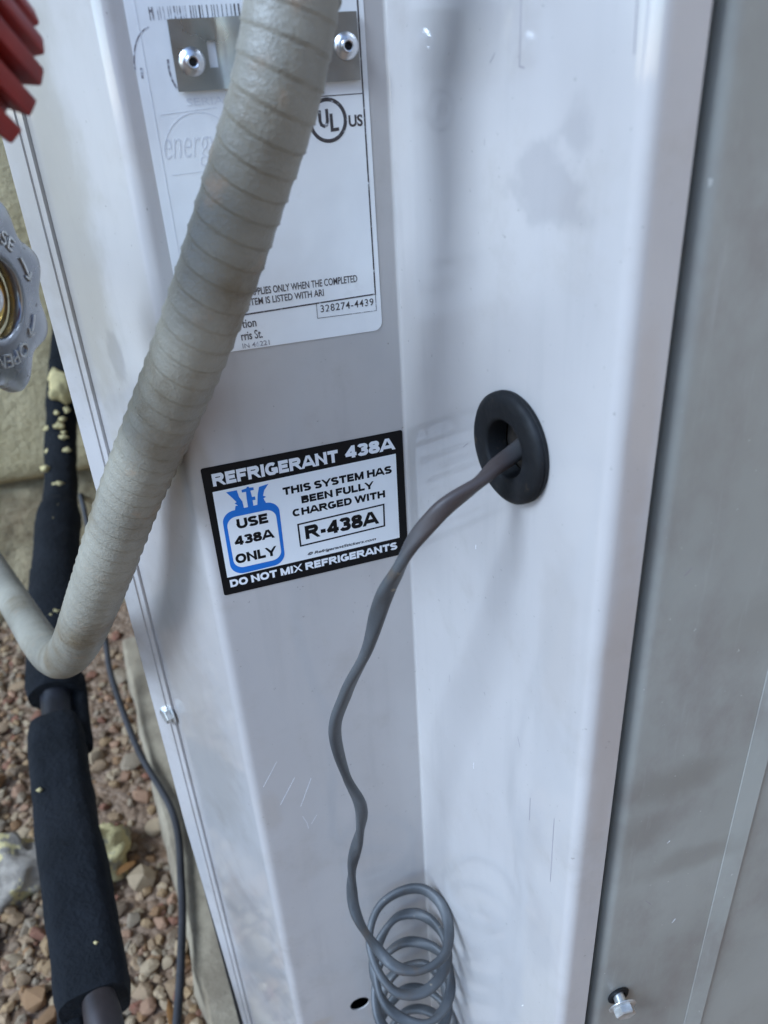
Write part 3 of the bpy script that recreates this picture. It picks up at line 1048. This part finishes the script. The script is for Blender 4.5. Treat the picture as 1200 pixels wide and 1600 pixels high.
# ------------------------------------------------------------------ flexible conduit
def conduit_mat():
    k = NT("weathered grey conduit")
    base = k.mix(k.ramp(k.noise(16, 6, .6), .32, .68), (.215, .195, .155), (.315, .285, .225))
    d = k.ramp(k.noise(20, 6, .65, stretch=(1, 1, .8)), .48, .72)
    base = k.mix(k.math('MULTIPLY', d, .8), base, (.135, .090, .040))
    p = k.ramp(k.noise(55, 5, .6), .58, .75)
    base = k.mix(k.math('MULTIPLY', p, .6), base, (.38, .245, .15))
    fine = k.noise(700, 3, .7)
    base = k.mix(k.math('MULTIPLY', k.ramp(fine, .55, .75), .25), base, (.17, .16, .14))
    return k.set(Base_Color=base, Roughness=k.ramp(k.noise(60, 4), .3, .7, .30, .50), Normal=k.bump(k.math('ADD', fine, k.noise(150, 3)), .45, .0009))
cpts = [(.060, .10, 1.24), (.030, .155, 1.10), (.004, .205, .97)]
cpts += [pixel(*p) for p in ((474, -190, .204), (456, 0, .216), (430, 147, .226), (384, 293, .242), (336, 440, .260), (292, 560, .279), (249, 665, .303), (205, 770, .332), (168, 875, .362), (143, 945, .395), (116, 1010, .455), (92, 1028, .52), (64, 1005, .59), (32, 955, .66), (0, 905, .72))]
ce = Vector(cpts[-1])
cpts += [ce + Vector((-.10, .13, .02)), ce + Vector((-.22, .27, .14)), ce + Vector((-.30, .36, .36))]
path = catmull(cpts, .00065)
PITCH = .0078
def crib(s, a, i):
    ph = (s / PITCH + a / (2 * math.pi)) % 1.0
    seam = math.exp(-((ph - .50) / .045) ** 2)
    groove = math.exp(-((ph - .60) / .05) ** 2)
    rag = .75 + .5 * mnoise.noise(Vector((s * 260, math.cos(a) * 6, math.sin(a) * 6)))
    return 1 + .012 * math.sin(2 * math.pi * (ph - .1)) + .034 * seam * rag - .042 * groove * rag + .005 * mnoise.noise(Vector((s * 45, math.cos(a) * 1.5, math.sin(a) * 1.5)))
bm = bmesh.new()
sweep(bm, path, .0131, 44, rfun=crib)
conduit = obj("flexible_conduit", bm, conduit_mat(), smooth=True)
tag(conduit, "thick grey ribbed flexible conduit drooping across the white label", "conduit")

# ------------------------------------------------------------------ insulated refrigerant line
def foam_mat():
    k = NT("black foam insulation")
    base = k.mix(k.ramp(k.noise(30, 6), .3, .7), (.0035, .0045, .0062), (.0080, .0092, .0118))
    sp = k.ramp(k.noise(85, 3, .5), .665, .70)
    fleck = k.math('MULTIPLY', sp, k.ramp(k.n("ShaderNodeSeparateXYZ").outputs[0], 0, 1, 1, 1))
    return k.set(Base_Color=base, Roughness=.95, Specular_IOR_Level=.3, Normal=k.bump(k.math('ADD', k.noise(160, 5, .7), k.noise(45, 3, .6, stretch=(1, 1, 3))), .8, .004))
M_foam = foam_mat()
M_foamtape = plain("dark tape", (.009, .009, .012), .45, 0, .3, 60)
M_spray = plain("cured yellow spray foam", (.50, .40, .19), .85, 0, .2, 60)
line = empty("insulated_pipe", pixel(85, 1100, .82) - Vector((0, 0, .03)), "black foam insulated refrigerant pipe running from the stucco wall towards the camera", "pipe")
def tube_part(name, ppts, rad, mat, parent, wob=.05, flat=None, seg=24, step=.006, lump=1.0):
    b = bmesh.new()
    pth = catmull(ppts, step)
    L = len(pth)
    def rf(s, a, i):
        e = 1 - .10 * math.exp(-(i / 1.2) ** 2) - .10 * math.exp(-((L - 1 - i) / 1.2) ** 2)
        return e * (1 + wob * lump * mnoise.noise(Vector((s * 26, math.cos(a) * 1.3, math.sin(a) * 1.3))) + wob * .5 * mnoise.noise(Vector((s * 75, math.cos(a) * 4, math.sin(a) * 4))))
    sweep(b, pth, rad, seg, rfun=rf, squash=flat)
    return obj(name, b, mat, parent, smooth=50)
boxy = lambda x, y, s: (math.copysign(abs(x) ** .62, x) * 1.0, math.copysign(abs(y) ** .62, y) * 1.0)
pp = [pixel(*p) for p in ((124, 360, 1.085), (116, 450, 1.115), (103, 560, 1.145), (97, 640, 1.16), (95, 700, 1.15), (95, 760, 1.10), (93, 815, 1.04))]
tube_part("foam_sleeve", pp, .0225, M_foam, line, .10)
pp2 = [pixel(*p) for p in ((92, 797, 1.055), (88, 870, .985), (84, 960, .91), (84, 1040, .86), (86, 1092, .83))]
tube_part("foam_sleeve", pp2, .0285, M_foam, line, .07)
pp3 = [pixel(*p) for p in ((84, 1050, .85), (88, 1100, .825), (94, 1170, .78))]
tube_part("copper_tube", pp3, .0155, M_foamtape, line, .06)
tube_part("copper_tube", [p + Vector((.020, .004, -.012)) for p in pp3], .0100, M_foam, line, .06)
pp4 = [pixel(*p) for p in ((87, 1138, .798), (102, 1267, .72), (120, 1380, .65), (136, 1480, .612), (150, 1582, .572))]
tube_part("foam_sleeve", pp4, .0262, M_foam, line, .05, flat=boxy, seg=36)
pp5 = [pixel(*p) for p in ((154, 1560, .567), (163, 1600, .552), (170, 1640, .54), (185, 1760, .51))]
tube_part("copper_tube", pp5, .0128, plain("tarnished brown tube", (.028, .020, .019), .5, .2, .3, 60), line, .03)
pp6 = [pixel(*p) for p in ((112, 1520, .600), (116, 1590, .58), (120, 1680, .56), (126, 1780, .535))]
tube_part("copper_tube", pp6, .0118, M_foam, line, .05)
# yellow spray-foam flecks stuck to the sleeve
def blob(name, c, rad, mat, parent, seed, squashv=(1, 1, 1), sub=2, amp=.45, freq=1.6):
    b = bmesh.new()
    bmesh.ops.create_icosphere(b, subdivisions=sub, radius=1)
    for v in b.verts:
        d = v.co.normalized()
        k = 1 + amp * mnoise.noise(d * freq + Vector((seed * 3.1, seed, 0))) + amp * .5 * mnoise.noise(d * freq * 2.6 + Vector((seed, 7, 0)))
        v.co = Vector((d.x * squashv[0], d.y * squashv[1], d.z * squashv[2])) * rad * k + Vector(c)
    return obj(name, b, mat, parent, smooth=True)
flecks = [(90, 757, 1.07, 7), (104, 640, 1.125, 6), (92, 665, 1.13, 7), (82, 690, 1.135, 5), (100, 683, 1.13, 5), (93, 797, 1.022, 9), (83, 811, 1.0, 4), (78, 705, 1.125, 6), (105, 703, 1.12, 5), (86, 955, .88, 4), (69, 975, .872, 6), (55, 887, .945, 4), (98, 655, 1.13, 5), (95, 715, 1.115, 4), (70, 732, 1.09, 6), (62, 1234, .705, 2.5), (150, 1473, .587, 1.5), (80, 962, .875, 4), (100, 675, 1.13, 4), (88, 645, 1.13, 4), (74, 670, 1.14, 5)]
for i, (x, y, d, r) in enumerate(flecks):
    c = pixel(x, y, d + .002)
    blob("foam_fleck", c, r * .00082, M_spray, line, i, (1.0 + .5 * rng.random(), .9, .6 + .5 * rng.random()), 2, .9, 2.2)
blob("foam_lump", pixel(96, 606, 1.135), .021, M_spray, line, 50, (.9, .8, 1.1), 3, .5)

# thin black wire on the ground
wp = [(-.560, 1.26, .33), (-.535, 1.235, .27), (-.502, 1.1625, .20), (-.460, 1.04, .135), (-.4201, .9224, .100), (-.3979, .8593, .080), (-.337, .7412, .060), (-.2698, .6356, .058), (-.2417, .542, .058), (-.2277, .4708, .058), (-.2194, .4038, .055), (-.215, .33, .05), (-.23, .25, .02)]
bm = bmesh.new()
sweep(bm, catmull(wp, .006), .0042, 10)
tag(obj("thin_wire", bm, plain("dark wire jacket", (.030, .028, .030), .5, 0, .2, 40), smooth=True), "thin dark wire lying along the concrete pad edge", "wire")

# ------------------------------------------------------------------ handwheel
wheel_c = pixel(-10, 466, .250)
view = (wheel_c - Vector((0, 0, .8))).normalized()
across = (CX - view * CX.dot(view)).normalized()
tw = (-view * math.cos(R(56)) + across * math.sin(R(56))).normalized()     # the wheel is turned well to the right
side = Z3.cross(tw).normalized()
MWh = frame_mat(wheel_c, side, tw.cross(side), tw)
hw = empty("faucet_handwheel", wheel_c, "scalloped grey metal valve handwheel with brass centre at the left edge", "handwheel")
def steel_mat():
    k = NT("stamped grey steel")
    base = k.mix(k.ramp(k.noise(40, 5), .3, .7), (.26, .265, .28), (.36, .365, .38))
    ru = k.ramp(k.noise(150, 5, .7), .64, .69)
    base = k.mix(ru, base, (.045, .025, .018))
    return k.set(Base_Color=base, Metallic=.92, Roughness=k.ramp(k.noise(70, 4), .3, .7, .18, .34), Normal=k.bump(k.noise(60, 3), .15, .002))
RW = .0315
def lobes(a, r, z):
    w = max(0.0, min(1.0, (r - .019) / .010))
    return 1 + w * .085 * math.cos(8 * (a - R(10)))
bm = bmesh.new()
wp_ = [(.0128, -.0030), (.0126, .0006), (.0134, .0016), (.0150, .0017), (.0180, .0012), (.0230, .0010), (.0265, .0006), (.0292, -.0004), (.0308, -.0022), (.0312, -.0046), (.0300, -.0062), (.0296, -.0048), (.0286, -.0020), (.0262, -.0008), (.0180, -.0004), (.0140, -.0030)]
rg = lathe(bm, MWh, wp_, 128, closed=False, rfun=lobes)
for i in range(128):
    j = (i + 1) % 128
    bm.faces.new((rg[-1][i], rg[-1][j], rg[0][j], rg[0][i]))
M_steel = steel_mat()
obj("wheel_rim", bm, M_steel, hw, smooth=50)
M_brass = plain("worn brass", (.55, .36, .11), .3, 1.0, .3, 120)
bm = bmesh.new()
lathe(bm, MWh, [(.0126, -.012), (.0126, -.0040), (.0112, -.0025), (.0088, -.0022), (.0078, -.0030), (.0074, -.0042)], 48)
obj("packing_nut", bm, M_brass, hw, smooth=40)
bm = bmesh.new()
lathe(bm, MWh, [(.0050, -.006), (.0050, -.0015), (.0046, .0005), (.0030, .0012), (.0006, .0014)], 24)
obj("screw_head", bm, M_zinc, hw, smooth=35)
bm = bmesh.new()
lathe(bm, MWh, [(.006, -.05), (.006, -.011)], 20)
lathe(bm, MWh, [(.012, -.085), (.014, -.080), (.014, -.050), (.010, -.045)], 6)
obj("valve_stem", bm, M_brass, hw, smooth=30)
# raised lettering and arrows on the wheel
def on_wheel(ang, r, off):
    return MWh @ Vector((r * math.cos(ang), r * math.sin(ang), off))
def ring_text(body, a_mid, span, r0, r1):
    me = text_mesh(body, .0)
    xs_ = [v.co.x for v in me.vertices]; ys_ = [v.co.y for v in me.vertices]
    for v in me.vertices:
        fx = (v.co.x - min(xs_)) / (max(xs_) - min(xs_)); fy = (v.co.y - min(ys_)) / (max(ys_) - min(ys_))
        v.co = Vector((fx, fy, v.co.z))
    for v in me.vertices:
        an = a_mid + span * (.5 - v.co.x)
        r = r0 + (r1 - r0) * v.co.y
        v.co = on_wheel(an, r, .0011 + (.0007 if v.co.z > 0 else 0))
    me.flip_normals()
    return obj("raised_lettering", me, M_zinc, hw)
ring_text("CLOSE", R(72), R(64), .0178, .0222)
ring_text("OPEN", R(-92), R(56), .0178, .0222)
def arrow(a0, a1):
    b = bmesh.new()
    P = lambda x, y, o: on_wheel(x, y, o)
    n = 8
    for k in range(n):
        for (r0, r1) in ((.0196, .0204),):
            an0, an1 = a0 + (a1 - a0) * k / n, a0 + (a1 - a0) * (k + 1) / n
            vs_ = [b.verts.new(P(an, rr, o)) for o in (.0009, .0017) for an, rr in ((an0, r0), (an1, r0), (an1, r1), (an0, r1))]
            for f in ((4, 5, 6, 7), (0, 1, 5, 4), (1, 2, 6, 5), (2, 3, 7, 6), (3, 0, 4, 7)):
                b.faces.new([vs_[i] for i in f])
    for sgn in (-1, 1):
        vs_ = [b.verts.new(P(an, rr, o)) for o in (.0009, .0017) for an, rr in ((a1, .0200), (a1 - (a1 - a0) * .25, .0200 + sgn * .0020), (a1 - (a1 - a0) * .32, .0200 + sgn * .0015), (a1 - (a1 - a0) * .1, .0200))]
        for f in ((4, 5, 6, 7), (0, 1, 5, 4), (1, 2, 6, 5), (2, 3, 7, 6), (3, 0, 4, 7)):
            b.faces.new([vs_[i] for i in f])
    return obj("raised_arrow", b, M_zinc, hw)
arrow(R(27), R(2))
arrow(R(-30), R(-54))

# ------------------------------------------------------------------ red ribbed knob
def red_mat():
    k = NT("faded red plastic")
    base = k.mix(k.ramp(k.noise(60, 5), .3, .7), (.20, .009, .008), (.30, .018, .013))
    d = k.ramp(k.noise(90, 6, .7), .5, .72)
    base = k.mix(k.math('MULTIPLY', d, .4), base, (.16, .075, .06))
    return k.set(Base_Color=base, Roughness=.48, Normal=k.bump(k.noise(300, 3), .15, .0005))
rim_c = pixel(-114, 112, .190)
axis = (CX * .106 - CY * .084 - CZ * .987).normalized()
sx = axis.cross(Z3).normalized()
MK = frame_mat(rim_c, sx, axis.cross(sx) * -1, axis)
knob = empty("red_knob", rim_c, "red ribbed plastic knob at the upper left corner", "knob")
M_red = red_mat()
bm = bmesh.new()
lathe(bm, MK, [(.012, -.055), (.0240, -.052), (.0254, -.050), (.0254, -.003), (.0240, .0), (.010, .0)], 48)
obj("knob_core", bm, M_red, knob, smooth=35)
NR = 24
for i in range(NR):
    a = 2 * math.pi * i / NR + R(8)
    Mi = MK @ Matrix.Rotation(a, 4, 'Z')
    bm = bmesh.new()
    add_box(bm, Mi, (.0240, -.0023, -.050), (.0305, .0023, .0), .0008, 2)
    obj("rib", bm, M_red, knob, smooth=35)
bm = bmesh.new()
sweep(bm, [rim_c - axis * t for t in (.05, .10, .15)], .007, 16)
obj("knob_stem", bm, M_brass, knob, smooth=50)

# ------------------------------------------------------------------ rocks and gravel
def rock_mat(name, c1, c2, foam):
    k = NT(name)
    base = k.mix(k.ramp(k.noise(70, 6, .7), .3, .7), c1, c2)
    f = k.ramp(k.noise(38, 5, .6), .56 - foam, .60 - foam)
    base = k.mix(f, base, (.52, .42, .20))
    return k.set(Base_Color=base, Roughness=.92, Normal=k.bump(k.noise(140, 7, .7), .6, .004))
def boulder(name, c, rad, sq, seed, mat, label):
    o = blob(name, c, rad, mat, None, seed, sq, 4, .5, 1.3)
    return tag(o, label, "rock")
boulder("rock", (-.452, .607, .018), .044, (1, .95, .75), 3.0, rock_mat("grey rock with foam", (.17, .14, .11), (.31, .26, .205), .03), "grey rock spattered with yellow foam left of the black pipe")
boulder("rock", (-.362, .617, .016), .038, (.85, 1.15, .8), 8.0, rock_mat("yellow foam lump", (.20, .17, .12), (.34, .29, .19), .12), "pale yellow foam covered rock right of the black pipe")
boulder("rock", (-.470, .520, .006), .022, (1.2, 1, .6), 12.0, rock_mat("purple red stone", (.115, .06, .06), (.17, .09, .085), -.5), "flat dark red stone in the gravel at the left edge")

def stone_mat(attr):
    k = NT("gravel stone" if not attr else "gravel stone mixed")
    if attr:
        at = k.n("ShaderNodeAttribute", attribute_name="tone")
        fac = at.outputs["Fac"]
    else:
        oi = k.n("ShaderNodeObjectInfo")
        fac = oi.outputs["Random"]
    cr = k.n("ShaderNodeValToRGB")
    cr.color_ramp.interpolation = 'CONSTANT'
    tones = [(r_ * 1.02, g_ * .86, b_ * .62) for r_, g_, b_ in [(.30, .225, .165), (.36, .28, .22), (.24, .21, .185), (.33, .21, .165), (.40, .335, .27), (.19, .15, .125), (.31, .27, .225), (.27, .165, .095), (.42, .36, .30), (.20, .085, .065), (.26, .235, .215), (.34, .25, .165)]]
    els = cr.color_ramp.elements
    els[0].position = 0; els[0].color = (*tones[0], 1)
    els[1].position = 1 / len(tones); els[1].color = (*tones[1], 1)
    for i in range(2, len(tones)):
        e = els.new(i / len(tones)); e.color = (*tones[i], 1)
    k.link(fac, cr.inputs[0])
    d = k.ramp(k.noise(160, 6, .7), .35, .7)
    base = k.mix(k.math('MULTIPLY', d, .75), cr.outputs[0], (.150, .094, .052))
    return k.set(Base_Color=base, Roughness=.88, Normal=k.bump(k.noise(320, 6, .7), .45, .0015))
M_stone, M_stone_mix = stone_mat(False), stone_mat(True)

def stone_shape(seed, sub=2):
    b = bmesh.new()
    bmesh.ops.create_icosphere(b, subdivisions=sub, radius=1)
    r2 = random.Random(seed)
    planes = [(Vector((r2.gauss(0, 1), r2.gauss(0, 1), r2.gauss(0, 1))).normalized(), r2.uniform(.5, .8)) for _ in range(9)]
    for v in b.verts:
        d = v.co.normalized()
        k = 1 + .22 * mnoise.noise(d * 1.4 + Vector((seed, 0, 0)))
        p = d * k
        for n_, dist in planes:
            e = p.dot(n_) - dist
            if e > 0: p -= n_ * e
        v.co = p
    bmesh.ops.recalc_face_normals(b, faces=b.faces[:])
    me = bpy.data.meshes.new("stone")
    b.to_mesh(me); b.free()
    for p in me.polygons: p.use_smooth = True
    me.set_sharp_from_angle(angle=R(27))
    me.materials.append(M_stone)
    return me
shapes = [stone_shape(11 * i + 3) for i in range(14)]

def pad_edge_x(y):
    t = (y - pe0.y) / (pe1.y - pe0.y)
    return pe0.x + (pe1.x - pe0.x) * t
def in_gravel(x, y):
    return x < pad_edge_x(y) - .012
def density(x, y):
    # bare brown soil by the pad, gravel elsewhere
    d = pad_edge_x(y) - x
    bare = math.exp(-((d - .07) / .085) ** 2) * (1 if y > .56 else max(0, (y - .45) / .11))
    return 1 - .93 * bare
cells = {}
def free(x, y, r):
    ci, cj = int(x // .04), int(y // .04)
    for i in range(ci - 1, ci + 2):
        for j in range(cj - 1, cj + 2):
            for (a, b_, c) in cells.get((i, j), ()):
                if (a - x) ** 2 + (b_ - y) ** 2 < ((c + r) * .78) ** 2: return False
    return True
def put(x, y, r): cells.setdefault((int(x // .04), int(y // .04)), []).append((x, y, r))
for (x, y, r) in ((-.452, .607, .038), (-.362, .617, .03), (-.470, .520, .02)): put(x, y, r)
count = 0
tries = 0
while count < 300 and tries < 30000:
    tries += 1
    y = .36 + .62 * rng.random() ** 1.3
    x = rng.uniform(-.12 - y * .62, -.10)
    if not in_gravel(x, y) or rng.random() > density(x, y): continue
    r = .0068 + .0105 * rng.random() ** 2.0
    if y > .75: r *= 1.1
    if count < 22: r *= 1.5
    if not free(x, y, r): continue
    put(x, y, r)
    o = bpy.data.objects.new("stone", shapes[rng.randrange(len(shapes))])
    col.objects.link(o)
    o.parent = ground
    sq = rng.uniform(.55, .9)
    o.scale = (r * rng.uniform(.8, 1.3), r * rng.uniform(.75, 1.1), r * sq)
    o.rotation_euler = (rng.uniform(-.35, .35), rng.uniform(-.35, .35), rng.uniform(0, 6.28))
    o.location = (x, y, gnd_height(x, y) + r * sq * .45)
    count += 1
# the smaller gravel in between: one mass
bm = bmesh.new()
lay = bm.verts.layers.float.new("tone")
unit_sh = []
for s_ in range(6):
    b = bmesh.new(); bmesh.ops.create_icosphere(b, subdivisions=1, radius=1)
    vs_ = [v.co * (1 + .35 * mnoise.noise(v.co * 1.7 + Vector((s_ * 5, 0, 0)))) for v in b.verts]
    fs_ = [[v.index for v in f.verts] for f in b.faces]
    b.free(); unit_sh.append((vs_, fs_))
for k in range(15000):
    y = .30 + 1.0 * rng.random()
    x = rng.uniform(-1.05, -.10)
    if not in_gravel(x, y) or rng.random() > .08 + .92 * density(x, y): continue
    r = rng.choice([.0014, .0018, .0022, .0026, .003, .0036, .0045, .006, .0075])
    if y > .98: r *= 1.3
    vs_, fs_ = unit_sh[rng.randrange(6)]
    rot = Matrix.Rotation(rng.uniform(0, 6.28), 3, (rng.gauss(0, 1), rng.gauss(0, 1), rng.gauss(0, 1)))
    tone = rng.random()
    z = gnd_height(x, y) + r * .3
    new = [bm.verts.new(rot @ Vector((p.x * 1.2, p.y, p.z * .8)) * r + Vector((x, y, z))) for p in vs_]
    for v in new: v[lay] = tone
    for f in fs_: bm.faces.new([new[i] for i in f])
gr = obj("gravel", bm, M_stone_mix)
tag(gr, "fine mixed gravel between the larger stones", "gravel", kind="stuff")

# a few dry leaves caught in the gravel
M_leaf = plain("dry orange leaf", (.33, .15, .045), .7, 0, .3, 80)
for i, (x, y, z, an, ln, lab) in enumerate(((-.2375, .4300, .012, 1.9, .034, "longer dry orange leaf beside the concrete pad edge near the frame bottom"),
                                            (-.3250, .6000, .012, .9, .026, "short dry orange leaf right of the yellow foam covered rock"))):
    bm = bmesh.new()
    n = 7
    rows = []
    for k in range(n):
        t = k / (n - 1)
        w = .0035 * math.sin(math.pi * (.04 + .92 * t)) ** .8
        cx = (t - .5) * ln
        rows.append([bm.verts.new(Vector((x, y, z)) + Matrix.Rotation(an, 3, 'Z') @ Vector((cx, sgn * w, .0035 * math.sin(3 * t + i) + .0022 * abs(sgn) + .002 * sgn))) for sgn in (-1, 0, 1)])
    for k in range(n - 1):
        for j in range(2):
            bm.faces.new((rows[k][j], rows[k][j + 1], rows[k + 1][j + 1], rows[k + 1][j]))
    o = obj("dry_leaf", bm, M_leaf, smooth=True)
    md = o.modifiers.new("thickness", 'SOLIDIFY')
    md.thickness = .0004
    tag(o, lab, "leaf", "dry leaves in the gravel")
